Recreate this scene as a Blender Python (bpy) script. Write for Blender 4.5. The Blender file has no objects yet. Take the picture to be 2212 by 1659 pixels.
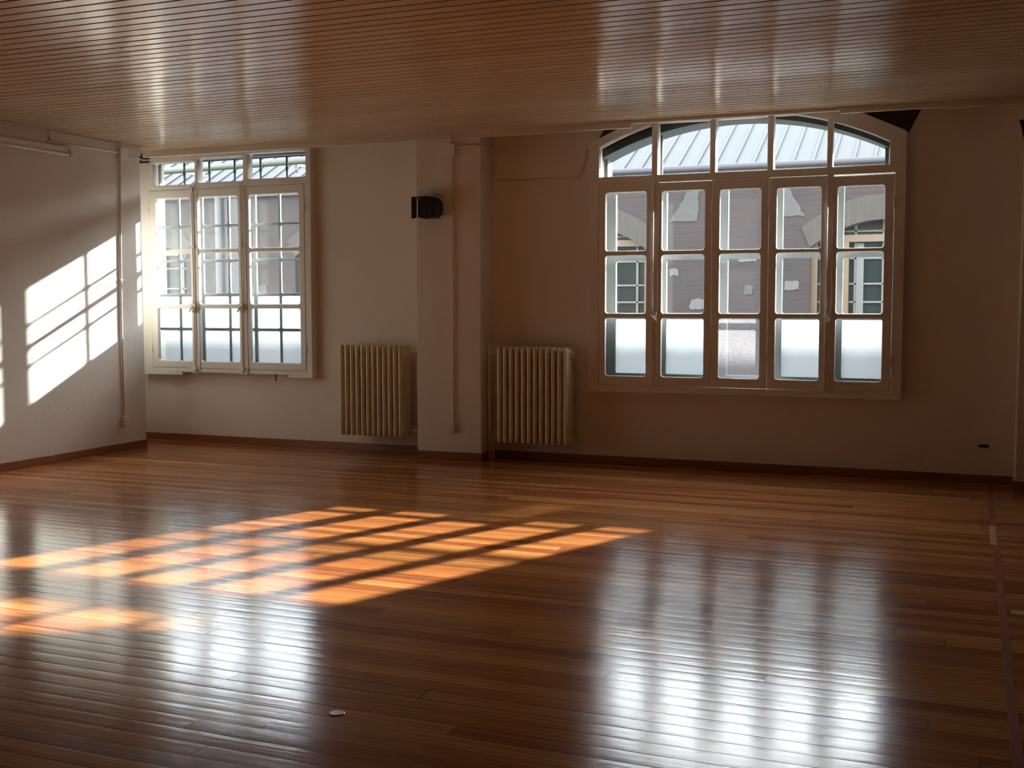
import bpy, bmesh, math, random
from mathutils import Vector, Matrix
SC = bpy.context.scene
COL = SC.collection

# ---------------------------------------------------------------- camera
cd = bpy.data.cameras.new('camera'); cam = bpy.data.objects.new('camera', cd); COL.objects.link(cam); SC.camera = cam
YAW, PIT, ROL = -.385, -.0716, -.0012
cy_, sy_, cp_, sp_ = math.cos(YAW), math.sin(YAW), math.cos(PIT), math.sin(PIT)
fwd = Vector((sy_*cp_, cy_*cp_, sp_)); right = Vector((cy_, -sy_, 0)); up = right.cross(fwd)
r2 = right*math.cos(ROL)+up*math.sin(ROL); u2 = -right*math.sin(ROL)+up*math.cos(ROL)
cam.matrix_world = Matrix(((r2.x, u2.x, -fwd.x, 8.232), (r2.y, u2.y, -fwd.y, -10.075), (r2.z, u2.z, -fwd.z, 1.544), (0, 0, 0, 1)))
cd.sensor_width = 36.0; cd.lens = 2443.0/2212*36; cd.clip_end = 300

# ---------------------------------------------------------------- light
SUN_DIR = Vector((-.415, -1.0, -.464)).normalized()          # the way the light travels
sd = bpy.data.lights.new('sun', 'SUN'); so = bpy.data.objects.new('sun', sd); COL.objects.link(so)
sd.energy = 3.0; sd.angle = math.radians(1.0); sd.color = (1.0, .97, .93)
so.rotation_euler = SUN_DIR.to_track_quat('-Z', 'Y').to_euler(); so.location = (8, 12, 9)
W = bpy.data.worlds.new('world'); SC.world = W; W.use_nodes = True
wn = W.node_tree.nodes; wl = W.node_tree.links
sky = wn.new('ShaderNodeTexSky'); sky.sky_type = 'NISHITA'; sky.sun_disc = False
sky.sun_elevation = math.radians(23.4); sky.sun_rotation = math.atan2(.43, 1.0)
sky.air_density = 1.0; sky.dust_density = .8; sky.ozone_density = 1.0
hs_ = wn.new('ShaderNodeHueSaturation'); hs_.inputs['Saturation'].default_value = .5
wl.new(sky.outputs[0], hs_.inputs['Color']); 
# soft shoulder on the glare round the sun (thin haze): c / (1 + .6 c)
va = wn.new('ShaderNodeVectorMath'); va.operation = 'MULTIPLY_ADD'; va.inputs[1].default_value = (.6, .6, .6); va.inputs[2].default_value = (1, 1, 1)
vd = wn.new('ShaderNodeVectorMath'); vd.operation = 'DIVIDE'
wl.new(hs_.outputs[0], va.inputs[0]); wl.new(hs_.outputs[0], vd.inputs[0]); wl.new(va.outputs[0], vd.inputs[1]); wl.new(vd.outputs[0], wn['Background'].inputs[0]); wn['Background'].inputs[1].default_value = 1.5
def portal(x0, x1, z0, z1, y):
    ld = bpy.data.lights.new('window_portal', 'AREA'); lo = bpy.data.objects.new('window_portal', ld); COL.objects.link(lo)
    ld.shape = 'RECTANGLE'; ld.size = x1-x0; ld.size_y = z1-z0; ld.cycles.is_portal = True
    lo.location = ((x0+x1)/2, y, (z0+z1)/2); lo.rotation_euler = (math.radians(-90), 0, 0)
portal(-.42, 1.70, .80, 3.18, .66); portal(4.92, 7.56, .80, 3.24, .66)
SC.view_settings.view_transform = 'Standard'; SC.view_settings.look = 'None'
SC.view_settings.gamma = 1.0; SC.view_settings.use_curve_mapping = False
SC.view_settings.exposure = 3.5
cy = SC.cycles
cy.use_denoising = True; cy.use_adaptive_sampling = True; cy.adaptive_threshold = .02
cy.max_bounces = 14; cy.diffuse_bounces = 9; cy.glossy_bounces = 5; cy.transparent_max_bounces = 24; cy.transmission_bounces = 10
cy.sample_clamp_indirect = 12.0; cy.caustics_reflective = False; cy.caustics_refractive = False; cy.blur_glossy = .5

# ---------------------------------------------------------------- node helper
class NT:
    def __init__(s, name):
        s.m = bpy.data.materials.new(name); s.m.use_nodes = True; s.t = s.m.node_tree; s.t.nodes.clear()
        s.out = s.t.nodes.new('ShaderNodeOutputMaterial')
    def n(s, typ, ins=None, **props):
        nd = s.t.nodes.new(typ)
        for k, v in props.items(): setattr(nd, k, v)
        for k, v in (ins or {}).items(): s.put(nd.inputs[k], v)
        return nd
    def put(s, inp, v):
        if hasattr(v, 'is_output') or isinstance(v, bpy.types.NodeSocket): s.t.links.new(v, inp)
        else: inp.default_value = v
    def math(s, op, a, b=0.0, c=0.0, clamp=False):
        nd = s.t.nodes.new('ShaderNodeMath'); nd.operation = op; nd.use_clamp = clamp
        for i, v in enumerate((a, b, c)): s.put(nd.inputs[i], v)
        return nd.outputs[0]
    def mix(s, f, a, b, blend='MIX'):
        nd = s.t.nodes.new('ShaderNodeMix'); nd.data_type = 'RGBA'; nd.blend_type = blend
        s.put(nd.inputs[0], f); s.put(nd.inputs[6], a); s.put(nd.inputs[7], b); return nd.outputs[2]
    def pos(s):
        g = s.n('ShaderNodeNewGeometry'); x = s.n('ShaderNodeSeparateXYZ', {0: g.outputs['Position']})
        return g.outputs['Position'], x.outputs[0], x.outputs[1], x.outputs[2]
    def vec(s, x, y, z): return s.n('ShaderNodeCombineXYZ', {0: x, 1: y, 2: z}).outputs[0]
    def noise(s, vec, scale, detail=3.0, rough=.5):
        return s.n('ShaderNodeTexNoise', {'Vector': vec, 'Scale': scale, 'Detail': detail, 'Roughness': rough}).outputs[0]
    def rand(s, vec): return s.n('ShaderNodeTexWhiteNoise', {'Vector': vec}, noise_dimensions='3D').outputs[0]
    def ramp(s, f, stops):
        nd = s.n('ShaderNodeValToRGB', {0: f}); e = nd.color_ramp.elements
        while len(e) < len(stops): e.new(.5)
        for q, (p, c) in zip(e, stops): q.position = p; q.color = (*c, 1)
        return nd.outputs[0]
    def bump(s, h, strength=.3, dist=.01, normal=None):
        d = {'Height': h, 'Strength': strength, 'Distance': dist}
        if normal is not None: d['Normal'] = normal
        return s.n('ShaderNodeBump', d).outputs[0]
    def principled(s, color, rough=.5, metal=0.0, normal=None, spec=.5, coat=0.0, coat_rough=.1):
        p = s.n('ShaderNodeBsdfPrincipled', {'Base Color': color, 'Roughness': rough, 'Metallic': metal, 'Specular IOR Level': spec, 'Coat Weight': coat, 'Coat Roughness': coat_rough})
        if normal is not None: s.put(p.inputs['Normal'], normal)
        s.t.links.new(p.outputs[0], s.out.inputs[0]); return s.m
def C(r, g, b): return (r, g, b, 1)

def paint(name, col, rough=.45, nscale=9.0, var=.06, bumpd=.003, bs=.35, dirt=None):
    k = NT(name); P, x, y, z = k.pos()
    n1 = k.noise(P, nscale, 5.0, .6); n2 = k.noise(P, 1.3, 3.0)
    dark = C(*[c*(1-var*2.2) for c in col]); c = k.mix(n2, dark, C(*col))
    if dirt is not None:
        n3 = k.noise(P, 22.0, 6.0, .7); f = k.math('MULTIPLY', k.math('SUBTRACT', n3, .56, clamp=True), 2.6, clamp=True)
        c = k.mix(f, c, C(*dirt))
    return k.principled(c, rough, normal=k.bump(n1, bs, bumpd))
M = {}
M['wall'] = paint('wall_plaster', (.80, .745, .67), .75, 14.0, .04, .006, .45)
M['trim'] = paint('cornice_paint', (.74, .66, .56), .6, 20.0, .06, .004)
M['frame'] = paint('window_paint', (.80, .77, .71), .38, 30.0, .06, .002, .3)
M['frame_out'] = paint('outer_window_paint', (.18, .20, .21), .5, 30.0, .08, .002, .3)
M['iron'] = paint('dark_green_iron', (.035, .05, .045), .5, 30.0, .1)
M['rad'] = paint('radiator_enamel', (.78, .69, .49), .35, 30.0, .05, .001, .2)
M['pipe'] = paint('painted_pipe', (.82, .74, .64), .45, 30.0, .05, .001, .2)
M['plastic'] = paint('white_plastic', (.84, .82, .78), .4, 30.0, .02, .001, .1)
M['beige'] = paint('beige_masonry', (.66, .56, .44), .85, 12.0, .15, .01, .6, dirt=(.42, .33, .25))  # the masonry's own beige tone
M['black'] = paint('black_metal', (.012, .011, .011), .45, 40.0, .1, .001, .2)
M['ground'] = paint('courtyard_concrete', (.30, .29, .28), .9, 6.0, .12)
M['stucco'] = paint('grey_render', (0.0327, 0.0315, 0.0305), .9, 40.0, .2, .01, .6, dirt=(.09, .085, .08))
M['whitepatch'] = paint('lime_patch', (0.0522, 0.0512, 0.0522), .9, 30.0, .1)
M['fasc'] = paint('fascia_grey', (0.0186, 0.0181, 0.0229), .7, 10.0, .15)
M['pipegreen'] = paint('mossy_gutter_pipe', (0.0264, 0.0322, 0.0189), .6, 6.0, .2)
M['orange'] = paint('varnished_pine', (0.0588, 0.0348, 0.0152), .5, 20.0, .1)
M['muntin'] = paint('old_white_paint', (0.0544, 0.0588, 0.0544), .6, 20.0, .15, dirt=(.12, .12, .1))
M['dark'] = paint('painted_recess_shade', (.09, .075, .06), .8, 5.0, .1)  # dark tone stands for shade in wall and cornice gaps
M['chrome'] = NT('worn_steel').principled(C(.30, .27, .24), .35, 1.0)
M['tube'] = NT('milky_tube').principled(C(.80, .76, .70), .25)
k = NT('dark_glass'); k.principled(C(.006, .009, .009), .25, spec=.12); M['dglass'] = k.m

# baseboard wood
k = NT('baseboard_wood'); P, x, y, z = k.pos()
g = k.noise(k.vec(k.math('MULTIPLY', x, 2.0), k.math('MULTIPLY', y, 2.0), k.math('MULTIPLY', z, 60.0)), 1.0, 4.0)
k.principled(k.mix(g, C(.20, .065, .026), C(.33, .125, .05)), .35); M['base'] = k.m

# ceiling paint: glossy cream on matchboard
k = NT('ceiling_enamel'); P, x, y, z = k.pos()
row = k.math('FLOOR', k.math('DIVIDE', y, .1135)); r1 = k.rand(k.vec(row, 3.0, 1.0))
n = k.noise(k.vec(k.math('MULTIPLY', x, .8), k.math('MULTIPLY', y, 6.0), 0.0), 1.0, 3.0)
c = k.mix(r1, C(.58, .44, .30), C(.66, .51, .355))
joint = k.math('FRACT', k.math('ADD', k.math('DIVIDE', x, 4.0), k.math('MULTIPLY', k.rand(k.vec(row, 9.0, 4.0)), 1.0)))
jm = k.math('LESS_THAN', joint, .0008)
c = k.mix(jm, c, C(.12, .05, .02))
bmp = k.bump(n, .25, .002)
n2_ = k.noise(k.vec(k.math('MULTIPLY', x, 3.0), k.math('MULTIPLY', y, 30.0), 0.0), 1.0, 2.0)
k.principled(c, .19, normal=bmp, spec=.5); M['ceil'] = k.m
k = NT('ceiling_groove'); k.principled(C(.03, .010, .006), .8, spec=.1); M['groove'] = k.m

# floor boards
PITCH = .1
def floor_mat():
    k = NT('varnished_floor_boards'); P, x, y, z = k.pos()
    yy = k.math('DIVIDE', k.math('ADD', y, 20.0), PITCH); row = k.math('FLOOR', yy); fr = k.math('FRACT', yy)
    rr = k.rand(k.vec(row, 1.0, 2.0)); rr2 = k.rand(k.vec(row, 5.0, 8.0))
    xx = k.math('ADD', k.math('DIVIDE', x, k.math('ADD', 2.2, k.math('MULTIPLY', rr2, 2.2))), k.math('MULTIPLY', rr, 7.0))
    col = k.math('FLOOR', xx); fx = k.math('FRACT', xx)
    seed = k.rand(k.vec(row, col, 3.0))
    base = k.ramp(seed, [(0, (.60, .25, .07)), (.18, (.46, .155, .04)), (.36, (.64, .30, .09)), (.55, (.28, .066, .02)), (.74, (.56, .215, .058)), (.88, (.38, .10, .03)), (1, (.22, .048, .017))])
    sh = k.math('MULTIPLY', seed, 37.0)
    gv = k.vec(k.math('ADD', k.math('MULTIPLY', x, 1.1), sh), k.math('MULTIPLY', y, 60.0), sh)
    g1 = k.noise(gv, 1.0, 5.0, .62)
    gv2 = k.vec(k.math('ADD', k.math('MULTIPLY', x, 4.0), sh), k.math('MULTIPLY', y, 190.0), sh)
    g2 = k.noise(gv2, 1.0, 3.0, .6)
    g = k.math('ADD', k.math('MULTIPLY', g1, .65), k.math('MULTIPLY', g2, .35))
    gr = k.math('MULTIPLY', k.math('SUBTRACT', g, .36, clamp=True), 3.2, clamp=True)
    dk = k.mix(1.0, base, C(.50, .42, .36), 'MULTIPLY'); lt = k.mix(.18, base, C(.66, .36, .14))
    c = k.mix(gr, dk, lt)
    # board ends and stray dark knots are dirt that stays put
    endm = k.math('LESS_THAN', fx, .0011)
    kn = k.n('ShaderNodeTexVoronoi', {'Vector': k.vec(k.math('MULTIPLY', x, 1.2), k.math('MULTIPLY', y, 1.2), 0.0), 'Scale': 1.6}, feature='F1').outputs['Distance']
    km = k.math('LESS_THAN', kn, .012)
    c = k.mix(k.math('MAXIMUM', endm, km), c, C(.03, .012, .008))
    # relief: raised grain, brush marks in the varnish, scuffs
    wv = k.noise(k.vec(k.math('ADD', k.math('MULTIPLY', x, 1.6), sh), k.math('MULTIPLY', y, 26.0), 0.0), 1.0, 3.0, .55)
    sc = k.noise(k.vec(k.math('MULTIPLY', x, 9.0), k.math('MULTIPLY', y, 30.0), 5.0), 1.0, 4.0, .6)
    b = k.bump(g1, .25, .0012); b = k.bump(wv, .35, .0016, b)
    scm = k.math('MULTIPLY', k.math('SUBTRACT', k.noise(P, .9, 2.0), .5, clamp=True), 3.0, clamp=True)
    b = k.bump(k.math('MULTIPLY', sc, scm), .35, .0012, b)
    rg = k.math('ADD', .10, k.math('MULTIPLY', k.noise(P, 3.0, 4.0), .11))
    k.principled(c, rg, normal=b, spec=.24)
    return k.m
M['floor'] = floor_mat()
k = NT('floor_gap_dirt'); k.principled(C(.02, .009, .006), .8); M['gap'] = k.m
k = NT('red_floor_strip'); P, x, y, z = k.pos()
k.principled(k.mix(k.noise(P, 8.0, 4.0), C(.20, .03, .02), C(.34, .08, .05)), .3); M['strip'] = k.m
k = NT('pale_wood_strip'); k.principled(C(.52, .32, .15), .3); M['pale'] = k.m

# brick of the building across the yard
k = NT('old_red_brick'); P, x, y, z = k.pos()
wob = k.noise(P, 9.0, 2.0)
v = k.vec(k.math('ADD', x, k.math('MULTIPLY', wob, .02)), k.math('ADD', z, k.math('MULTIPLY', wob, .02)), 0.0)
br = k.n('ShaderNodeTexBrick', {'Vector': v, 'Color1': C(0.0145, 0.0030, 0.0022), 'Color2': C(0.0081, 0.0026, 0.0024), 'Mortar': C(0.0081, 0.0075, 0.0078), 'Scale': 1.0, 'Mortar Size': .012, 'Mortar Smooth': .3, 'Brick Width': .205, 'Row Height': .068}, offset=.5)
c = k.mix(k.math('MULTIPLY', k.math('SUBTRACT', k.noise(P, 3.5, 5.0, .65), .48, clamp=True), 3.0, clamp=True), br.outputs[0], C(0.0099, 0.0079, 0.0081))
k.principled(c, .9, normal=k.bump(br.outputs[1], -.4, .01)); M['brick'] = k.m
k = NT('arch_brick'); P, x, y, z = k.pos()
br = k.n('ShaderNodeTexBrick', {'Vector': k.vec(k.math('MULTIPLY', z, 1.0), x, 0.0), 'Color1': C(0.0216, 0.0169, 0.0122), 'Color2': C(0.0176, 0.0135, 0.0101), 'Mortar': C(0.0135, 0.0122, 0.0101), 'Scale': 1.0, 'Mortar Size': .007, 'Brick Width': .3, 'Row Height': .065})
k.principled(br.outputs[0], .9); M['archbrick'] = k.m
# roofing sheet
k = NT('pale_roof_sheet'); P, x, y, z = k.pos()
st = k.noise(k.vec(k.math('MULTIPLY', x, 14.0), k.math('MULTIPLY', y, .8), 0.0), 1.0, 4.0)
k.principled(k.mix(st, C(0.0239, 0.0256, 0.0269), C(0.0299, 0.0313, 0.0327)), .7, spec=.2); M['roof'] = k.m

def glass(name, haze, tint=(.9, .95, .95), noise_scale=3.0, vary=.6, bumpy=False, fwd=.7, rough=.4):
    """pane seen through: clear part + dust that scatters light, mostly onwards (fwd) and partly all round"""
    k = NT(name); P, x, y, z = k.pos()
    nz = k.math('MULTIPLY', k.math('SUBTRACT', k.noise(P, noise_scale, 5.0, .6), .5), vary*3.0)
    f = k.math('MULTIPLY', k.math('ADD', 1.0, nz), haze, clamp=True)
    if bumpy:
        vo = k.n('ShaderNodeTexVoronoi', {'Vector': P, 'Scale': 110.0}).outputs['Distance']
        f = k.math('MULTIPLY', f, k.math('ADD', .35, k.math('MULTIPLY', vo, 1.8)), clamp=True)
    tc = k.mix(k.math('ADD', .5, nz, clamp=True), C(*[c*(1-vary*.5) for c in tint]), C(*tint))
    tr = k.n('ShaderNodeBsdfTransparent', {0: C(.95, .97, .97)}); tl = k.n('ShaderNodeBsdfTranslucent', {0: tc})
    df = k.n('ShaderNodeBsdfDiffuse', {0: tc}); hz = k.n('ShaderNodeMixShader', {0: .2, 1: tl.outputs[0], 2: df.outputs[0]})
    rf = k.n('ShaderNodeBsdfRefraction', {0: C(.94, .96, .98), 'Roughness': rough, 'IOR': 1.15})
    hz = k.n('ShaderNodeMixShader', {0: fwd, 1: hz.outputs[0], 2: rf.outputs[0]})
    gl = k.n('ShaderNodeBsdfGlossy', {0: C(1, 1, 1), 'Roughness': .02})
    a = k.n('ShaderNodeMixShader', {0: f, 1: tr.outputs[0], 2: hz.outputs[0]})
    fr = k.n('ShaderNodeFresnel', {0: 1.25})
    b = k.n('ShaderNodeMixShader', {0: fr.outputs[0], 1: a.outputs[0], 2: gl.outputs[0]})
    k.t.links.new(b.outputs[0], k.out.inputs[0]); return k.m
M['glass_in'] = glass('window_glass', .004)
M['glass_out'] = glass('dusty_glass', .03, fwd=.93)
M['glass_left'] = glass('hazy_glass', .13, noise_scale=1.6, fwd=.85)
M['glass_mid'] = glass('faintly_hazy_glass', .06, noise_scale=1.6, fwd=.9)
M['frost'] = glass('whitened_glass', 1.6, tint=(.14, .153, .16), noise_scale=2.6, vary=.3, fwd=.16, rough=.45)
M['hammered'] = glass('patterned_glass', .75, tint=(.14, .14, .145), bumpy=True, vary=.2, fwd=.3)
k = NT('clear_pane_side'); k.t.links.new(k.n('ShaderNodeBsdfTransparent', {0: C(.98, .99, .99)}).outputs[0], k.out.inputs[0]); M['clear'] = k.m

# ---------------------------------------------------------------- mesh helper
class G:
    def __init__(s): s.v = []; s.f = []; s.mi = []; s.sm = []
    def add(s, vs, fs, mi=0, smooth=False):
        o = len(s.v); s.v += [tuple(p) for p in vs]
        for f in fs: s.f.append([o+i for i in f]); s.mi.append(mi); s.sm.append(smooth)
    def box(s, x0, x1, y0, y1, z0, z1, mi=0):
        s.add([(x, y, z) for z in (z0, z1) for y in (y0, y1) for x in (x0, x1)],
              [(0, 2, 3, 1), (4, 5, 7, 6), (0, 1, 5, 4), (2, 6, 7, 3), (0, 4, 6, 2), (1, 3, 7, 5)], mi)
        return s
    def pane(s, x0, x1, y0, y1, z0, z1):
        s.box(x0, x1, y0, y1, z0, z1, 1); s.mi[-4] = 0; return s      # the face towards the room carries the dust
    def tube(s, pts, r, n=12, mi=0, cap=True):
        pts = [Vector(p) for p in pts]; rs = r if isinstance(r, (list, tuple)) else [r]*len(pts); rings = []; pn = None
        for i, p in enumerate(pts):
            t = ((pts[min(i+1, len(pts)-1)]-p).normalized()+(p-pts[max(i-1, 0)]).normalized())
            t = t.normalized() if t.length > 1e-6 else Vector((0, 0, 1))
            if pn is None: pn = t.orthogonal().normalized()
            pn = (pn-t*pn.dot(t)); pn = pn.normalized() if pn.length > 1e-6 else t.orthogonal().normalized()
            b = t.cross(pn)
            rings.append([p+(pn*math.cos(a)+b*math.sin(a))*rs[i] for a in (2*math.pi*j/n for j in range(n))])
        fs = [(i*n+j, i*n+(j+1) % n, (i+1)*n+(j+1) % n, (i+1)*n+j) for i in range(len(pts)-1) for j in range(n)]
        s.add([q for rg in rings for q in rg], fs, mi, True)
        if cap: s.add(rings[0], [tuple(range(n-1, -1, -1))], mi); s.add(rings[-1], [tuple(range(n))], mi)
        return s
    def prism(s, poly, a0, a1, axis='y', mi=0):
        # poly: points of the cross-section; axis 'y' -> (x,z), 'x' -> (y,z), 'z' -> (x,y)
        def P(u, v, w): return (u, w, v) if axis == 'y' else ((w, u, v) if axis == 'x' else (u, v, w))
        n = len(poly); vs = [P(u, v, a0) for u, v in poly]+[P(u, v, a1) for u, v in poly]
        s.add(vs, [tuple(range(n)), tuple(range(2*n-1, n-1, -1))]+[(i, n+i, n+(i+1) % n, (i+1) % n) for i in range(n)], mi)
        return s
    def plate(s, loops, y0, y1, bev=0.0, mi=0):
        # outline with holes in the XZ plane, thickness y0..y1 : a filled 2D curve turned into mesh
        cu = bpy.data.curves.new('tmp', 'CURVE'); cu.dimensions = '2D'; cu.fill_mode = 'BOTH'
        cu.extrude = (y1-y0)/2-bev; cu.bevel_depth = bev; cu.bevel_resolution = 1; cu.offset = -bev
        for lp in loops:
            sp = cu.splines.new('POLY'); sp.points.add(len(lp)-1); sp.use_cyclic_u = True
            for q, (u, v) in zip(sp.points, lp): q.co = (u, v, 0, 1)
        ob = bpy.data.objects.new('tmp', cu); COL.objects.link(ob); bpy.context.view_layer.update()
        me = bpy.data.meshes.new_from_object(ob.evaluated_get(bpy.context.evaluated_depsgraph_get()))
        ym = (y0+y1)/2
        s.add([(p.co.x, ym-p.co.z, p.co.y) for p in me.vertices], [tuple(f.vertices) for f in me.polygons], mi)
        bpy.data.meshes.remove(me); bpy.data.objects.remove(ob); bpy.data.curves.remove(cu)
        return s
    def build(s, name, mats, parent=None, bevel=0.0, seg=2):
        me = bpy.data.meshes.new(name); me.from_pydata(s.v, [], s.f)
        for m in (mats if isinstance(mats, list) else [mats]): me.materials.append(m)
        for p, mi, sm in zip(me.polygons, s.mi, s.sm): p.material_index = mi; p.use_smooth = sm
        bm = bmesh.new(); bm.from_mesh(me); bmesh.ops.remove_doubles(bm, verts=bm.verts, dist=1e-6)
        bmesh.ops.recalc_face_normals(bm, faces=bm.faces); bm.to_mesh(me); bm.free()
        o = bpy.data.objects.new(name, me); COL.objects.link(o)
        if parent is not None: o.parent = parent
        if bevel:
            md = o.modifiers.new('bevel', 'BEVEL'); md.width = bevel; md.segments = seg; md.limit_method = 'ANGLE'; md.angle_limit = math.radians(50)
        return o
def tag(o, label, cat=None, group=None, kind=None):
    o['label'] = label
    if cat: o['category'] = cat
    if group: o['group'] = group
    if kind: o['kind'] = kind
    return o
def struct(o, label, cat): return tag(o, label, cat, kind='structure')
def empty(name, loc=(0, 0, 0)):
    o = bpy.data.objects.new(name, None); COL.objects.link(o); o.empty_display_size = .1; o.location = loc; return o
def part(g, name, mat, root, bevel=0.0, seg=2):
    """build world-space geometry as a child of root (root carries a location only)"""
    L = root.location
    p = root.parent
    while p is not None: L = L+p.location; p = p.parent
    g.v = [(a-L.x, b-L.y, c-L.z) for a, b, c in g.v]
    return g.build(name, mat, root, bevel, seg)
def rrect(x0, x1, z0, z1, r=.025, n=4):
    out = []
    for cx, cz, a0 in ((x1-r, z1-r, 0), (x0+r, z1-r, 90), (x0+r, z0+r, 180), (x1-r, z0+r, 270)):
        for i in range(n+1):
            a = math.radians(a0+90*i/n); out.append((cx+r*math.cos(a), cz+r*math.sin(a)))
    return out
def rect(x0, x1, z0, z1): return [(x0, z0), (x1, z0), (x1, z1), (x0, z1)]
random.seed(4)
H = 3.2; D = .30; YO = .62; XR = 12.6; YF = -12.6
ARC_X, ARC_R = 6.215, 2.9
def arc_z(x, zc): return zc+math.sqrt(ARC_R**2-(x-ARC_X)**2)

# ================================================================= ROOM SHELL
# floor: one long profile of boards
g = G(); y = YF; ymax = .32; xs0, xs1 = -.6, XR
i0 = int(round((YF+20)/PITCH)); ys = []
for r in range(i0, int((ymax+20)/PITCH)+1):
    ya, yb = -20+r*PITCH, -20+(r+1)*PITCH
    gap = random.choice((.0006, .0008, .0010, .0014, .0022, .0034)); tilt = random.uniform(-.00016, .00016); cup = random.uniform(-.00005, .00012)
    prof = []
    for q in range(7):
        t = q/6; yv = ya+gap/2+(PITCH-gap)*t
        prof.append((yv, tilt*(t-.5)*2*.5+cup*(4*(t-.5)**2)-(.00035 if q in (0, 6) else 0)))
    vs = [(x, yy, zz) for x in (xs0, xs1) for yy, zz in prof]
    g.add(vs, [(i, 7+i, 8+i, i+1) for i in range(6)], 0, True)
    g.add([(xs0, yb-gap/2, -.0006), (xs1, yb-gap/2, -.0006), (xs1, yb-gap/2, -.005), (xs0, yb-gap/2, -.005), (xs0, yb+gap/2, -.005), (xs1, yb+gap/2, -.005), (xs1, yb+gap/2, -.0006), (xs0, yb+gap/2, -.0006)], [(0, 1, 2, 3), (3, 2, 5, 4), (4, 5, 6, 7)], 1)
g.box(xs0, xs1, YF, ymax, -.12, -.006, 1)
me_floor = g
fl = bpy.data.meshes.new('floor'); fl.from_pydata(g.v, [], g.f)
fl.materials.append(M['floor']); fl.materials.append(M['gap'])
for p, mi, sm in zip(fl.polygons, g.mi, g.sm): p.material_index = mi; p.use_smooth = sm
floor = bpy.data.objects.new('floor', fl); COL.objects.link(floor)
struct(floor, 'glossy varnished orange-brown board floor with sun patches', 'floor')
# ceiling of narrow boards with open grooves
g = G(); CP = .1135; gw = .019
n0 = int(YF/CP)-1; prof = []
for r in range(n0, int(.3/CP)+1):
    ya = r*CP
    if ya > .0: break
    t = random.uniform(-.0004, .0004)
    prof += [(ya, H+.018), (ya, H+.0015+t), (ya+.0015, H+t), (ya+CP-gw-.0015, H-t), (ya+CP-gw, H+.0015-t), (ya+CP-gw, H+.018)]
prof.append((.33, H+.018))
mis = []
for a in range(len(prof)-1):
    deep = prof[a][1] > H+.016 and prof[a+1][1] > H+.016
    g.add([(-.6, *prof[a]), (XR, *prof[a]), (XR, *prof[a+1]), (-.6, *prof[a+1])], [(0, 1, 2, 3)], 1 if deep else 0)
g.box(-.6, XR, YF, -.05, H+.03, H+.2, 0); g.box(-.6, XR, -.05, .2, H-.002, H+.2, 0); g.box(-.6, XR, .2, YO+.1, 3.235, H+.2, 0)
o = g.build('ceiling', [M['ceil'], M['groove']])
struct(o, 'cream enamelled ceiling of narrow grooved boards', 'ceiling')

# back wall, with both window openings
g = G()
arcA = [(4.90, .76), (7.64, .76), (7.64, 2.98), (7.70, 3.0), (7.82, 3.235), (4.99, 3.235), (4.87, 3.04), (4.90, 3.0)]
g.plate([rect(-.6, XR, -.1, 3.3), rect(-.43, 1.70, .80, 3.17), arcA], D, .44)
xs = [4.93+(7.53-4.93)*i/20 for i in range(21)]
arcB = [(4.93, .80), (7.63, .80), (7.63, 2.70), (7.53, 2.72)]+[(x, min(arc_z(x, .325), 3.225)) for x in reversed(xs)]
g.plate([rect(-.6, XR, -.1, 3.35), rect(-.42, 1.68, .82, 3.175), arcB], .44, YO, 0, 1)
o = g.build('wall_back', [M['wall'], M['beige']])
struct(o, 'off-white plaster window wall with two windows and radiators', 'wall')
# left wall ends a little before the window wall, leaving a slot behind it
g = G(); g.box(-.55, 0, YF, -.285, -.1, H+.02)
o = g.build('wall_left', M['wall'], None, .012, 3); struct(o, 'off-white left wall crossed by slanting sunlight', 'wall')
g = G(); g.box(-.6, -.55, YF, D, -.1, H+.02); o = g.build('wall_left_end', M['wall']); struct(o, 'hidden side of the window bay behind the left wall', 'wall')
g = G(); g.box(XR, XR+.1, YF, YO, -.1, H+.2); o = g.build('wall_right', M['wall']); struct(o, 'right wall of the hall, outside the picture', 'wall')
g = G(); g.box(-.6, XR+.1, YF-.1, YF, -.1, H+.2); o = g.build('wall_front', M['wall']); struct(o, 'wall of the hall behind the camera', 'wall')
# pillars
for nm, x0, x1, lb in (('wall_center_pillar', 3.128, 3.824, 'plastered pillar between the two radiators'), ('wall_right_pillar', 8.60, 9.3, 'plastered pillar at the right edge')):
    g = G(); g.box(x0, x1, 0, D+.005, -.05, H+.01); o = g.build(nm, M['wall'], None, .008, 3); struct(o, lb, 'pillar')
# cornice
g = G(); g.box(-.20, 5.32, -.005, .035, 3.132, H+.005); g.box(5.32, 7.16, -.005, .03, 3.168, H+.005); g.box(7.16, 8.0, -.005, .032, 3.145, H+.005); g.box(8.005, XR, -.005, .035, 3.135, H+.005)
g.box(-.25, XR, .03, D+.01, 3.197, H+.006)
o = g.build('trim_1', M['trim'], None, .003); struct(o, 'painted cornice board under the ceiling on the window wall', 'trim')
g = G(); g.box(0, .022, YF, -1.60, 3.07, H+.004); g.prism([(-1.598, 3.198), (-1.598, 3.13), (-1.53, 3.075), (-.30, 3.10), (-.30, 3.2)], 0, .024, 'x')
o = g.build('trim_2', M['trim'], None, .004); struct(o, 'painted cornice board along the top of the left wall', 'trim')
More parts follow.
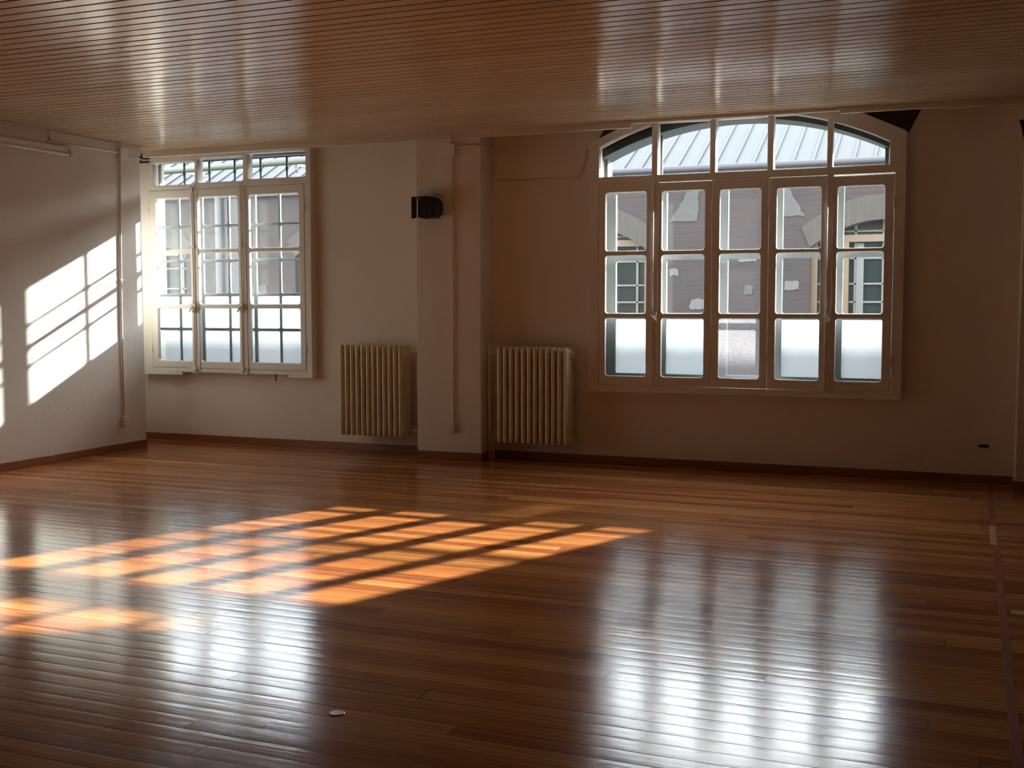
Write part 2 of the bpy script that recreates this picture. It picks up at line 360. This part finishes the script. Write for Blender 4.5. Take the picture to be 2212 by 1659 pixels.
# baseboards
for nm, b, lb in (('baseboard_left', (0, .014, YF, -.29, 0, .078), 'reddish wooden baseboard along the left wall'),
                  ('baseboard_back_left', (-.5, 3.128, D-.014, D, 0, .075), 'dark wooden baseboard under the left window'),
                  ('baseboard_pillar', (3.116, 3.836, -.013, 0, 0, .075), 'dark wooden baseboard round the middle pillar'),
                  ('baseboard_back_right', (3.824, 8.60, D-.014, D, 0, .076), 'dark wooden baseboard under the wide arched window'),
                  ('baseboard_right_pillar', (8.588, 9.31, -.013, 0, 0, .08), 'dark wooden baseboard of the right pillar')):
    g = G(); g.box(*b)
    if nm == 'baseboard_pillar': g.box(3.116, 3.128, 0, D-.014, 0, .075); g.box(3.824, 3.836, 0, D-.014, 0, .075)
    if nm == 'baseboard_right_pillar': g.box(8.588, 8.60, 0, D-.014, 0, .08)
    o = g.build(nm, M['base'], None, .003); struct(o, lb, 'baseboard')
# floor seam strip
g = G(); g.box(8.398, 8.436, -12.5, -2.33, -.004, .0012); g.box(8.392, 8.43, -1.66, .28, -.004, .0012)
o = g.build('trim_3', M['strip']); struct(o, 'reddish floor strip crossing the boards at the right', 'trim')
g = G(); g.box(8.385, 8.425, -2.325, -1.665, -.003, .0014); o = g.build('pale_inlay', M['pale'], o); o['label'] = 'pale piece of the floor strip'
g = G(); g.box(8.455, 8.9, -4.03, -3.95, -.003, .0012); o = g.build('floor_patch_board', M['pale']); tag(o, 'short pale board let into the floor right of the red strip', 'board')

# ================================================================= WINDOWS
def add_leaf(root, name, x0, x1, z0, z1, holes, y0, y1, mat, gmats, bev=.006):
    """a casement: plate with rounded panes; glass as its children"""
    g = G(); g.plate([rect(x0, x1, z0, z1)]+[rrect(*h) for h in holes], y0, y1, bev)
    lf = part(g, name, mat, root)
    ym = (y0+y1)/2+.004
    groups = {}
    for h, gm in zip(holes, gmats): groups.setdefault(gm, []).append(h)
    for gm, hs in groups.items():
        g = G()
        for h in hs: g.pane(h[0]-.008, h[1]+.008, ym, ym+.003, h[2]-.008, h[3]+.008)
        g.v = [(a-root.location.x, b-root.location.y, c-root.location.z) for a, b, c in g.v]
        q = g.build('frosted_glass' if gm in ('frost', 'hammered') else 'glass', [M[gm], M['clear']], lf)
        if gm == 'frost': q['label'] = 'whitened lower pane'
        if gm == 'hammered': q['label'] = 'patterned lower pane'
    return lf
def hinge(root, x, z, y=.195):
    g = G(); g.tube([(x, y, z-.045), (x, y, z+.045)], .008, 10); part(g, 'hinge', M['frame'], root)
def cremone(root, x, z0, z1, knob):
    g = G(); g.box(x-.03, x+.045, .188, .2, z0, z1)
    st = part(g, 'closing_strip', M['frame'], root, .006)
    g = G(); g.tube([(x-.012, .172, z0-.01), (x-.012, .172, z1+.03)], .0085, 10)
    for zz in (z0+.03, knob, z0+(z1-z0)*.68, z1-.02): g.box(x-.032, x+.008, .16, .19, zz-.018, zz+.018)
    part(g, 'bolt_rod', M['frame'], root, .003)
    g = G(); g.prism([(x-.034+.022+.022*math.cos(a), knob+.06*math.sin(a)) for a in [i*math.pi/8 for i in range(16)]], .146, .176)
    g.tube([(x-.012, .15, knob), (x-.012, .12, knob)], .012, 10); g.tube([(x-.012, .122, knob-.012), (x-.03, .118, knob-.05)], [.011, .008], 10)
    part(g, 'bolt_handle', M['frame'], root, .003)

# ---- window 1 (left)
w1 = empty('window_1', (.7, .25, .75)); struct(w1, 'left three-leaf window lit by the sun, seen in front of a brick yard', 'window')
g = G()
outl = [(-.46, .745), (.107, .745), (.107, .780), (1.487, .776), (1.487, .749), (1.79, .749), (1.80, 3.195), (-.46, 3.195)]
g.plate([outl, rect(-.295, 1.72, .825, 2.795), rrect(-.24, .328, 2.845, 3.095), rrect(.362, .957, 2.856, 3.122), rrect(1.012, 1.738, 2.868, 3.142)], .2, D+.005, .006)
part(g, 'window_frame', M['frame'], w1)
g = G(); g.box(.252, .335, .183, .205, .772, .83); g.box(.868, .985, .183, .205, .772, .83)
part(g, 'sill_block', M['frame'], w1, .004)
rows = ((.905, 1.487), (1.533, 2.095), (2.135, 2.70))
for x0, x1, h0, h1 in ((-.292, .303, -.212, .252), (.307, .952, .36, .882), (.956, 1.717, 1.022, 1.652)):
    add_leaf(w1, 'casement', x0, x1, .828, 2.792, [(h0, h1, a, b) for a, b in rows], .197, .243, M['frame'], ['glass_in']*3)
for z in (1.05, 2.55): hinge(w1, 1.719, z); hinge(w1, -.294, z)
cremone(w1, .315, .80, 2.80, 1.50); cremone(w1, .945, .80, 2.80, 1.50)
g = G()
for h in ((-.24, .328, 2.845, 3.095), (.362, .957, 2.856, 3.122), (1.012, 1.738, 2.868, 3.142)): g.box(h[0]-.01, h[1]+.01, .25, .253, h[2]-.01, h[3]+.01)
part(g, 'transom_glass', M['glass_in'], w1)
g = G(); g.plate([rect(-.42, 1.68, .82, 3.17), rect(-.37, 1.62, .87, 2.76), rect(-.36, 1.62, 2.83, 3.13)], .405, .45, .004)
part(g, 'outer_frame', M['frame_out'], w1)
zb = (.88, 1.256, 1.64, 2.015, 2.40, 2.76)
for x0, xm, x1 in ((-.37, -.04, .268), (.27, .63, .968), (.97, 1.29, 1.64)):
    hs = []
    for a, b in zip(zb[:-1], zb[1:]): hs += [(x0+.018, xm-.012, a+.013, b-.013), (xm+.012, x1-.018, a+.013, b-.013)]
    hs = [h[:4] for h in hs]
    g = G(); g.plate([rect(x0, x1, .855, 2.785)]+[rrect(*h, .02, 3) for h in hs], .375, .405, .004)
    lf = part(g, 'outer_casement', M['frame_out'], w1)
    for nm, gm, sel in (('glass', 'glass_left' if x0 < .9 else 'glass_mid', lambda h: h[3] > 1.65), ('frosted_glass', 'frost', lambda h: h[3] <= 1.65)):
        g = G()
        for h in hs:
            if sel(h): g.pane(h[0]-.006, h[1]+.006, .39, .393, h[2]-.006, h[3]+.006)
        g.v = [(a-w1.location.x, b-w1.location.y, c-w1.location.z) for a, b, c in g.v]
        q = g.build(nm, [M[gm], M['clear']], lf)
for x in (-.041, .30, .639, .978, 1.316):
    g = G(); g.tube([(x, .50, 2.83), (x, .50, 2.97), (x, .50, 3.0), (x, .50, 3.03), (x, .50, 3.15)], [.011, .011, .019, .011, .011], 8); part(g, 'iron_bar', M['iron'], w1)
g = G(); g.box(-.42, 1.68, .49, .52, 3.125, 3.17); g.box(-.42, -.375, .48, .52, 2.83, 3.15); part(g, 'iron_rail', M['iron'], w1)

# ---- window 2 (wide, arched)
w2 = empty('window_2', (6.25, .25, .7)); struct(w2, 'wide five-leaf window with segmental arch transom', 'window')
g = G()
outl = [(4.848, .698), (7.69, .700), (7.69, 2.998), (7.22, 3.222), (5.28, 3.222), (4.848, 3.04)]
tr = []
for a, b in ((4.955, 5.463), (5.517, 6.004), (6.054, 6.518), (6.571, 7.033), (7.08, 7.553)):
    top = [(x, min(arc_z(x, .345 if x > ARC_X else .385), 3.203)) for x in [b-(b-a)*i/6 for i in range(7)]]
    tr.append([(a, 2.722), (b, 2.722)]+top)
g.plate([outl, rect(4.955, 7.60, .765, 2.655)]+tr, .2, D+.005, .006)
part(g, 'window_frame', M['frame'], w2)
g = G()
for lp in tr: g.plate([lp], .25, .253)
part(g, 'transom_glass', M['glass_in'], w2)
cols = ((4.958, 5.488, 5.02, 5.417), (5.492, 6.024, 5.563, 5.962), (6.028, 6.535, 6.10, 6.470), (6.539, 7.048, 6.608, 6.992), (7.052, 7.597, 7.130, 7.522))
rws = ((.855, 1.402), (1.445, 1.985), (2.022, 2.562))
for i, (x0, x1, h0, h1) in enumerate(cols):
    dz = (.006, .003, 0, -.003, -.006)[i]
    gm = ['glass_in']*3
    if i == 2: gm = ['hammered', 'glass_mid', 'glass_mid']
    add_leaf(w2, 'casement', x0, x1, .768, 2.652+dz-(.008 if i in (1, 4) else 0), [(h0, h1, a+(dz if a > 1.9 else 0), b+(dz*2 if b > 2 else 0)) for a, b in rws], .197, .243, M['frame'], gm)
for x in (5.506, 7.068):
    g = G(); g.box(x-.028, x+.028, .187, .2, .755, 2.66); part(g, 'closing_strip', M['frame'], w2, .006)
    g = G(); g.tube([(x-.02, .180, .76), (x-.02, .180, 2.66)], .005, 8); part(g, 'bolt_rod', M['frame'], w2)
    g = G(); g.box(x-.02, x+.02, .165, .19, 1.37, 1.46); g.tube([(x, .168, 1.42), (x-.005, .14, 1.415)], .009, 10); g.tube([(x-.03, .138, 1.43), (x+.022, .138, 1.385)], [.009, .007], 10)
    part(g, 'bolt_handle', M['frame'], w2, .003)
for x in (4.957, 6.026, 6.537, 7.599):
    for z in (.98, 1.05, 2.4):
        if z != .98: hinge(w2, x, z)
g = G()
mull = (5.505, 6.085, 6.58, 7.112)
hs = []
edges = [5.06]+[q for m_ in mull for q in (m_-.052, m_+.052)]+[7.595]
for a, b in zip(edges[0::2], edges[1::2]):
    for z0, z1 in ((.87, 1.40), (1.445, 1.945), (2.0, 2.585)): hs.append((a, b, z0, z1))
g.plate([rect(4.93, 7.62, .80, 2.70)]+[rrect(*h, .015, 3) for h in hs], .405, .455, .004)
lf = part(g, 'outer_casement', M['frame_out'], w2)
for nm, gm, sel in (('glass', 'glass_out', lambda h: h[3] > 1.5), ('frosted_glass', 'frost', lambda h: h[3] < 1.5 and not 6.1 < h[0] < 6.2)):
    g = G()
    for h in hs:
        if sel(h): g.pane(h[0]-.006, h[1]+.006, .428, .431, h[2]-.006, h[3]+.006)
    g.v = [(a-w2.location.x, b-w2.location.y, c-w2.location.z) for a, b, c in g.v]
    g.build(nm, [M[gm], M['clear']], lf)
g = G()
for x in (5.492, 6.01, 6.528, 7.05): g.box(x-.009, x+.009, .44, .47, 2.70, arc_z(x, .33))
g.box(4.935, 4.965, .44, .47, 2.70, 2.93); g.box(7.50, 7.53, .44, .47, 2.70, 2.93)
part(g, 'iron_rail', M['iron'], w2)
# dark iron lining of the masonry arch and boards coloured as shade in the open corners
def band(za, zb, x0, x1): 
    n = 20; xs_ = [x0+(x1-x0)*i/n for i in range(n+1)]
    return [(x, arc_z(x, zb)) for x in xs_]+[(x, arc_z(x, za)) for x in reversed(xs_)]
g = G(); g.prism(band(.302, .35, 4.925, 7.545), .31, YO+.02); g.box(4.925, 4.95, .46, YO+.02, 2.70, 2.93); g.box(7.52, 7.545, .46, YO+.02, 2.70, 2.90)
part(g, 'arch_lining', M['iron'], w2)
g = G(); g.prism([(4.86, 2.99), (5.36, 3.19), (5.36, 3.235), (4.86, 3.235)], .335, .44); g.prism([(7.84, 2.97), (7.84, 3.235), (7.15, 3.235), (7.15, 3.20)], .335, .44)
part(g, 'recess_shade_board', M['dark'], w2)
# little hook under the left window
g = G(); g.tube([(1.30, .235, .786), (1.33, .20, .775), (1.355, .19, .765), (1.34, .19, .745), (1.325, .195, .725), (1.345, .195, .715)], [.004, .009, .006, .007, .006, .009], 8)
o = g.build('window_hook', M['iron']); tag(o, 'small dark iron hook hanging under the left window frame', 'hook')

# ================================================================= RADIATORS
def radiator(name, x0, x1, label, pipe_side):
    N = 12; pitch = (x1-x0-.046)/(N-1)
    root = empty(name, (x0, 0, .19)); tag(root, label, 'radiator', None)
    g = G(); w = .042; zt = .93
    def oval(cx, cyy, rx, ry, z0, z1):
        n = 12; rings = []
        for zz, s_ in ((z0, .45), (z0+.012, .85), (z0+.03, 1), (z1-.03, 1), (z1-.012, .85), (z1, .45)):
            rings.append([(cx+rx*s_*math.cos(2*math.pi*j/n), cyy+ry*(s_ if s_ > .5 else .7)*math.sin(2*math.pi*j/n), zz) for j in range(n)])
        fs = [(i*n+j, i*n+(j+1) % n, (i+1)*n+(j+1) % n, (i+1)*n+j) for i in range(5) for j in range(n)]
        fs += [tuple(range(n-1, -1, -1)), tuple(range(5*n, 6*n))]
        g.add([p for rg in rings for p in rg], fs, 0, True)
    for j in range(5): oval(w/2, .022+j*.049, .0195 if j == 0 else .015, .022 if j == 0 else .0185, 0, zt)
    for zz in (.06, zt-.06):
        g.prism([(y_, zz+z_) for y_, z_ in ((.02, -.045), (.225, -.045), (.235, -.03), (.235, .03), (.225, .045), (.02, .045), (.01, .03), (.01, -.03))], .006, w-.006, 'x')
        g.tube([(-.008, .12, zz), (w+.008, .12, zz)], .026, 14)
    first = g.build('section', M['rad'], root); first.location = (0, 0, 0)
    for i in range(1, N):
        c = first.copy(); COL.objects.link(c); c.parent = root; c.location = (i*pitch, 0, 0)
    return root, pitch
rl, _ = radiator('radiator', 2.228, 2.955, 'cream cast-iron column radiator left of the middle pillar, next to the left window', 1)
rr, _ = radiator('radiator', 3.985, 4.712, 'cream cast-iron column radiator between the middle pillar and the wide arched window', 0)
def valve(root, x, y_, z, s=1):
    g = G(); g.tube([(x, y_, z-.03), (x, y_, z+.03)], .019, 12); g.tube([(x, y_, z+.03), (x, y_, z+.055)], .009, 10)
    g.tube([(x, y_, z+.055), (x, y_, z+.075)], [.026, .022], 12); part(g, 'valve', M['pipe'], root)
g = G(); g.tube([(3.862, .12, 0), (3.862, .12, 1.10)], .0145, 12); g.tube([(3.862, .12, 1.06), (3.985, .12, 1.06)], .013, 12); part(g, 'supply_pipe', M['pipe'], rr)
valve(rr, 3.862, .12, 1.09)
g = G(); g.tube([(3.985, .12, .25), (3.93, .12, .25), (3.905, .12, .235), (3.9, .12, .20), (3.9, .12, .0)], .011, 12); part(g, 'return_pipe', M['pipe'], rr)
g = G(); g.tube([(4.71, .12, 1.06), (4.728, .12, 1.06)], .024, 14); g.tube([(4.728, .12, 1.06), (4.735, .12, 1.06)], .012, 6); part(g, 'end_plug', M['pipe'], rr)
g = G(); g.tube([(2.955, .12, 1.06), (3.05, .12, 1.06), (3.075, .13, 1.045), (3.08, .14, 1.02), (3.08, .16, .9), (3.08, .2, .0)], .011, 12); part(g, 'supply_pipe', M['pipe'], rl)
g = G(); g.tube([(2.955, .12, .25), (3.06, .12, .25), (3.1, .14, .25)], .012, 12); g.tube([(3.02, .12, .25), (3.02, .12, .29)], [.018, .014], 12); part(g, 'return_pipe', M['pipe'], rl)

# ================================================================= CONDUITS, BOXES, LAMPS
def jbox(name, c, half, axis, label, group=None):
    """surface box: axis 'y' mounted on a wall facing -y, 'x' on the left wall facing +x"""
    root = empty(name, c); tag(root, label, 'socket' if 'socket' in name else 'box')
    a, b, d = half
    g = G()
    if axis == 'y': g.box(c[0]-a, c[0]+a, c[1]-d, c[1], c[2]-b, c[2]+b)
    else: g.box(c[0], c[0]+d, c[1]-a, c[1]+a, c[2]-b, c[2]+b)
    part(g, 'box_body', M['plastic'], root, .004)
    g = G(); e = .006
    if 'socket' in name:
        if axis == 'y': g.box(c[0]-a*.35, c[0]+a*.35, c[1]-d-.004, c[1]-d, c[2]-b*.6, c[2]+b*.6)
        else: g.box(c[0]+d, c[0]+d+.004, c[1]-a*.35, c[1]+a*.35, c[2]-b*.6, c[2]+b*.6)
        q = part(g, 'switch', M['tube'], root, .002)
    else:
        if axis == 'y': g.box(c[0]-a-.004, c[0]+a+.004, c[1]-d-.007, c[1]-d, c[2]-b-.004, c[2]+b+.004)
        else: g.box(c[0]+d, c[0]+d+.007, c[1]-a-.004, c[1]+a+.004, c[2]-b-.004, c[2]+b+.004)
        q = part(g, 'lid', M['plastic'], root, .003)
    return root
def conduit(pts, r, clips, label, mat='pipe'):
    p0 = Vector(pts[0]); root = empty('conduit', p0); tag(root, label, 'conduit')
    g = G(); g.tube(pts, r, 10); part(g, 'tube', M[mat], root)
    for cpos, half in clips:
        g = G(); g.box(cpos[0]-half[0], cpos[0]+half[0], cpos[1]-half[1], cpos[1]+half[1], cpos[2]-half[2], cpos[2]+half[2]); part(g, 'clip', M[mat], root, .002)
    return root
def arc3(a, b, c, n=5):
    a, b, c = map(Vector, (a, b, c)); return [tuple(a*(1-t)**2+b*2*t*(1-t)+c*t*t) for t in (i/n for i in range(n+1))]
jbox('junction_box', (3.512, 0, 3.018), (.052, .052, .035), 'y', 'square junction box high on the middle pillar')
jbox('wall_socket', (3.513, 0, .315), (.036, .046, .035), 'y', 'surface light switch low on the middle pillar')
jbox('junction_box', (0, -.585, 3.092), (.05, .058, .045), 'x', 'square junction box at the top of the left wall')
jbox('wall_socket', (0, -.645, .315), (.037, .045, .05), 'x', 'surface light switch low on the left wall')
conduit([(3.537, -.014, 2.965), (3.537, -.014, .36)], .008, [((3.537, -.012, z), (.016, .012, .006)) for z in (2.2, 1.3, .72)], 'thin painted conduit running down the middle pillar')
conduit([(.014, -.605, 3.035), (.014, -.625, 2.4), (.014, -.645, 1.4), (.014, -.65, .362)], .009, [((.013, -.612, 2.64), (.013, .018, .006)), ((.013, -.638, 1.785), (.013, .018, .006)), ((.013, -.648, .70), (.013, .018, .006))], 'thin painted conduit running down the left wall')
conduit([(3.563, -.016, 3.045)]+[(3.70, -.016, 3.047), (3.80, -.016, 3.047)]+arc3((3.81, -.016, 3.047), (3.842, -.016, 3.05), (3.842, .03, 3.05))+[(3.842, .22, 3.05)]+arc3((3.842, .22, 3.05), (3.845, .285, 3.05), (3.85, .286, 2.99))+[(3.855, .286, 2.80)]+arc3((3.857, .286, 2.78), (3.86, .286, 2.728), (3.92, .286, 2.728))+[(4.60, .286, 2.722)]+arc3((4.66, .286, 2.722), (4.71, .286, 2.722), (4.735, .286, 2.77))+[(4.82, .286, 3.0)], .0105, [], 'bent painted conduit running from the middle pillar to the arched window')
conduit([(.02, -1.62, 3.085), (.02, -.64, 3.10)], .014, [], 'short painted conduit between the strip light and the corner junction box')
conduit([(3.52, -.02, 3.07), (3.525, -.022, 3.10), (3.52, -.02, 3.13), (3.50, -.012, 3.165)], .006, [], 'short bent cable rising from the junction box on the middle pillar')
conduit([(.012, -.52, 3.085), (.014, -.42, 3.08), (.016, -.34, 3.075), (.012, -.25, 3.065), (.03, -.15, 3.08)], .006, [((.012, -.40, 3.08), (.012, .008, .012))], 'thin white cable running to the corner beside the left window', 'plastic')
# gap at the broken cornice end, its shade put into dark pieces
g = G(); g.prism([(-.40, 3.195), (-.37, 3.12), (-.345, 3.10), (-.35, 3.15), (-.32, 3.11), (-.30, 3.12), (-.31, 3.195)], .10, .13, 'y')
g.box(-.40, -.27, .17, .19, 3.10, 3.195)
o = g.build('cornice_gap_shade', M['dark']); tag(o, 'dark pieces painted as the shaded hole at the broken cornice end, top left corner', 'debris')

# fluorescent batten
ft = empty('fluorescent_light', (0, -2.0, 3.03)); tag(ft, 'long fluorescent strip light high on the left wall', 'light')
g = G(); g.prism([(.0, 3.065), (.045, 3.065), (.055, 3.05), (.055, 3.01), (.0, 3.005)], -2.90, -1.345, 'y')
g.v = [(x, y_, z) for x, y_, z in g.v]; part(g, 'housing', M['plastic'], ft, .003)
g = G(); g.tube([(.062, -2.88, 2.985), (.062, -1.39, 2.985)], .016, 14); part(g, 'tube', M['tube'], ft)
for yy in (-1.355, -2.89): g = G(); g.box(.0, .08, yy-.018, yy+.018, 2.962, 3.04); part(g, 'end_cap', M['pipe'], ft, .004)

# stage lights
def stage_light(loc, label, rot=0.0):
    root = empty('stage_light', loc); tag(root, label, 'light'); root.rotation_euler = (0, rot, 0)
    g = G(); n = 8
    prof = [(.0, -.095), (.165, -.097), (.175, -.085), (.182, -.06)]+[(.182+.022*math.cos(a), .075*math.sin(a)) for a in [(-70+140*i/n)*math.pi/180 for i in range(n+1)]]+[(.182, .06), (.176, .085), (.165, .098), (.09, .10), (.0, .085)]
    g.prism(prof, -.17, -.03, 'y'); g.box(.03, .05, -.165, -.035, -.103, -.09); g.box(.13, .15, -.165, -.035, -.103, -.09)
    g.build('housing', M['black'], root, .004)
    g = G(); g.box(.03, .15, -.176, -.170, -.07, .07); q = g.build('side_panel', M['black'], root, .003)
    g = G(); g.add([(-.006, -.19, -.10), (-.055, -.20, -.105), (-.055, -.20, .10), (-.006, -.19, .095), (-.006, -.185, -.10), (-.055, -.195, -.105), (-.055, -.195, .10), (-.006, -.185, .095)],
                   [(0, 1, 2, 3), (7, 6, 5, 4), (0, 4, 5, 1), (1, 5, 6, 2), (2, 6, 7, 3), (3, 7, 4, 0)])
    g.build('barn_door', M['black'], root)
    g = G(); g.add([(-.055, -.20, .10), (.10, -.16, .108), (.10, -.04, .108), (-.055, -.02, .10), (-.055, -.20, .104), (.10, -.16, .112), (.10, -.04, .112), (-.055, -.02, .104)],
                   [(3, 2, 1, 0), (4, 5, 6, 7), (0, 1, 5, 4), (1, 2, 6, 5), (2, 3, 7, 6), (3, 0, 4, 7)])
    g.build('barn_door', M['black'], root)
    g = G(); g.box(-.004, .0, -.165, -.035, -.085, .08); g.build('lens', M['chrome'], root)
    g = G(); g.box(.08, .10, -.03, .002, -.025, .025); g.build('wall_bracket', M['black'], root, .002)
    g = G(); g.tube([(.125, -.10, .095), (.135, -.09, .125), (.155, -.07, .132), (.175, -.04, .125), (.205, -.01, .10)], .0035, 8); g.build('cable', M['black'], root)
    return root
stage_light((3.236, -.0, 2.465), 'black stage light with barn doors on the middle pillar')
stage_light((8.625, -.0, 2.885), 'black stage light on the right pillar, cut by the picture edge', math.radians(-12))
# cable hole: flat black patch painted for its dark depth, plus wire stubs
g = G(); pts = []
for i in range(16):
    a = 2*math.pi*i/16; rx = .048*random.uniform(.75, 1.1); rz = .016*random.uniform(.6, 1.2); pts.append((8.36+rx*math.cos(a), .325+rz*math.sin(a)))
g.prism(pts, .293, .301)
for i in range(5): x = 8.33+i*.016; g.tube([(x, .296, .325), (x+random.uniform(-.01, .01), .275, .325+random.uniform(-.012, .012)), (x+random.uniform(-.015, .015), .27, .32+random.uniform(-.012, .01))], .0035, 6)
o = g.build('wire_hole_patch', M['black']); tag(o, 'black patch painted as a dark hole with stubs of cut wires, low on the wall near the right pillar', 'cable')
# round cap in the floor
g = G(); g.tube([(6.054, -6.461, -.002), (6.054, -6.461, .002), (6.054, -6.461, .0035)], [.030, .030, .024], 28)
o = g.build('floor_cap', M['chrome']); tag(o, 'small round cap let into the floorboards near the camera', 'cap')

# ================================================================= OUTSIDE
g = G(); g.box(-30, 30, YO, 40, -.5, -.3); o = g.build('courtyard_ground', M['ground']); struct(o, 'paved yard between the buildings', 'ground')
g = G(); g.prism([(YO, 3.62), (1.40, 3.345), (1.40, 3.38), (YO, 3.66)], -1.6, 3.3, 'x'); g.prism([(1.36, 3.33), (1.42, 3.33), (1.42, 3.42), (1.36, 3.42)], -1.6, 3.3, 'x')  # added eaves, shaped to keep sun out of the left transom
o = g.build('sun_blocking_eaves', M['iron']); struct(o, 'dark eaves added outside to block sun at the left transom', 'roof')
g = G(); g.box(-14, 18, YO-.15, YO, 3.245, 3.75); o = g.build('wall_outside_parapet', M['beige']); struct(o, 'outer wall above the windows', 'wall')
OB = empty('opposite_building', (5, 6, -.3)); tag(OB, 'old red brick building across the yard with a pale sheet roof', 'building')
YB = 6.0; eave = 3.47
def arch_loop(x0, x1, z0, zs, rise, n=10):
    pts = [(x0, z0), (x1, z0)]
    for i in range(n+1):
        t = i/n; x = x1+(x0-x1)*t; pts.append((x, zs+rise*4*t*(1-t)))
    return pts
WX = [(-6.3, -4.35), (-2.15, -.2), (1.95, 3.86), (6.15, 8.06), (10.25, 12.15)]
g = G(); g.plate([rect(-14, 18, -.3, eave)]+[arch_loop(a, b, .9, 2.30, .36) for a, b in WX], YB, YB+.3)
part(g, 'brick_wall', M['brick'], OB)
for a, b in WX:
    # brick arch band
    g = G(); n = 16; out = []; inn = []
    for i in range(n+1):
        t = i/n; x = a+(b-a)*t; inn.append((x, 2.30+.36*4*t*(1-t))); xo = a-.12+(b-a+.24)*t; out.append((xo, 2.58+.42*4*t*(1-t)))
    g.prism(out+inn[::-1], YB-.02, YB+.01)
    part(g, 'brick_arch', M['archbrick'], OB)
    g = G(); g.box(a, b, YB+.24, YB+.28, .9, 2.72); wd = part(g, 'window', M['dglass'], OB)
    def sub(gg, nm, m):
        gg.v = [(p-OB.location.x, q-OB.location.y, r-OB.location.z) for p, q, r in gg.v]; return gg.build(nm, m, wd, .004)
    gg = G(); s_ = (b-a)/2
    gg.box(a, a+.09, YB+.12, YB+.2, .9, 2.46); gg.box(b-.09, b, YB+.12, YB+.2, .9, 2.46); gg.box(a, b, YB+.12, YB+.2, 2.37, 2.47)
    gg.box(a+.42, a+.51, YB+.10, YB+.19, .9, 2.37); gg.box(b-.51, b-.42, YB+.10, YB+.19, .9, 2.37) if a > 4 else None
    sub(gg, 'pine_frame', M['orange'])
    gg = G()
    for i in range(5): x = a+.22+i*(b-a-.44)/4; gg.box(x-.018, x+.018, YB+.2, YB+.24, .9, 2.66)
    for z in (1.15, 1.55, 1.80, 2.15, 2.52): gg.box(a, b, YB+.2, YB+.235, z-.014, z+.014)
    gg.box(a+.60, a+.70, YB+.19, YB+.24, .9, 2.36)
    sub(gg, 'muntins', M['muntin'])
for pl, m in (([(4.16, 2.70), (4.57, 2.70), (4.60, 3.14), (4.42, 3.12), (4.33, 2.95)], 'stucco'), ([(5.78, 2.74), (6.07, 2.73), (5.97, 2.92), (5.87, 3.12), (5.77, 3.14)], 'stucco'),
              ([(4.18, 1.93), (4.31, 1.93), (4.30, 2.03), (4.19, 2.04)], 'whitepatch'), ([(4.47, 1.45), (4.72, 1.45), (4.71, 1.60), (4.50, 1.59)], 'whitepatch'),
              ([(5.16, 2.12), (5.42, 2.12), (5.41, 2.23), (5.17, 2.22)], 'whitepatch'), ([(5.80, 1.72), (6.02, 1.72), (6.01, 1.84), (5.83, 1.85)], 'whitepatch'), ([(5.24, 1.66), (5.36, 1.65), (5.38, 1.78), (5.27, 1.80)], 'stucco'), ([(-3.06, 1.5), (-2.7, 1.5), (-2.72, 1.85), (-3.05, 1.8)], 'stucco')):
    rg = []
    for (xa, za), (xb, zb2) in zip(pl, pl[1:]+pl[:1]):
        for t in range(5): rg.append((xa+(xb-xa)*t/5+random.uniform(-.013, .013), za+(zb2-za)*t/5+random.uniform(-.013, .013)))
    g = G(); g.prism(rg, YB-.012, YB+.004); part(g, 'plaster_patch', M[m], OB)
# roof: sheet rising away with standing ribs
sl = .53; g = G(); y0, y1 = YB-.06, YB+3.1; z0 = eave+.0; z1 = z0+sl*(y1-y0)
g.prism([(y0, z0), (y1, z1), (y1, z1-.05), (y0, z0-.05)], -14, 18, 'x'); 
part(g, 'roof_sheet', M['roof'], OB)
g = G(); x = -13.8
while x < 18:
    g.prism([(y0-.01, z0+.0), (y0-.01, z0+.018), (y1, z1+.018), (y1, z1)], x-.018, x+.018, 'x'); x += .27
part(g, 'roof_ribs', M['roof'], OB)
g = G(); g.prism([(y1, z1), (y1+4, z1-2), (y1+4, z1-2.05), (y1, z1-.05)], -14, 18, 'x'); part(g, 'roof_back', M['roof'], OB)
g = G(); g.box(-14, 18, YB-.10, YB-.0, eave-.16, eave-.02); g.tube([(-14, YB-.12, eave-.03), (18, YB-.12, eave-.03)], .045, 10); part(g, 'gutter', M['fasc'], OB)
g = G(); g.tube([(-3.6, YB-.09, eave-.1), (-3.6, YB-.09, -.3)], .055, 12); q = part(g, 'downpipe', M['whitepatch'], OB)
g = G(); g.box(-3.49, -3.2, YB-.06, YB+.01, -.3, 3.3); part(g, 'pilaster', M['stucco'], OB)
g = G(); g.tube([(-7.0, 5.45, 3.70), (-3.0, 5.45, 3.77), (1.2, 5.45, 3.84)], .055, 12)
pp = part(g, 'overhead_pipe', M['pipegreen'], OB); pp['label'] = 'round mossy green pipe'
for x, z in ((-3.9, 3.70), (-1.75, 3.73)):
    g = G(); g.tube([(x, 5.45, z-.03), (x+.02, 5.44, z-.12)], [.03, .012], 8); g.box(x-.02, x+.02, 5.45, YB+.01, z-.02, z+.02)
    g.v = [(p-OB.location.x, q-OB.location.y, r-OB.location.z) for p, q, r in g.v]; q = g.build('pipe_bracket', M['pipegreen'], pp)
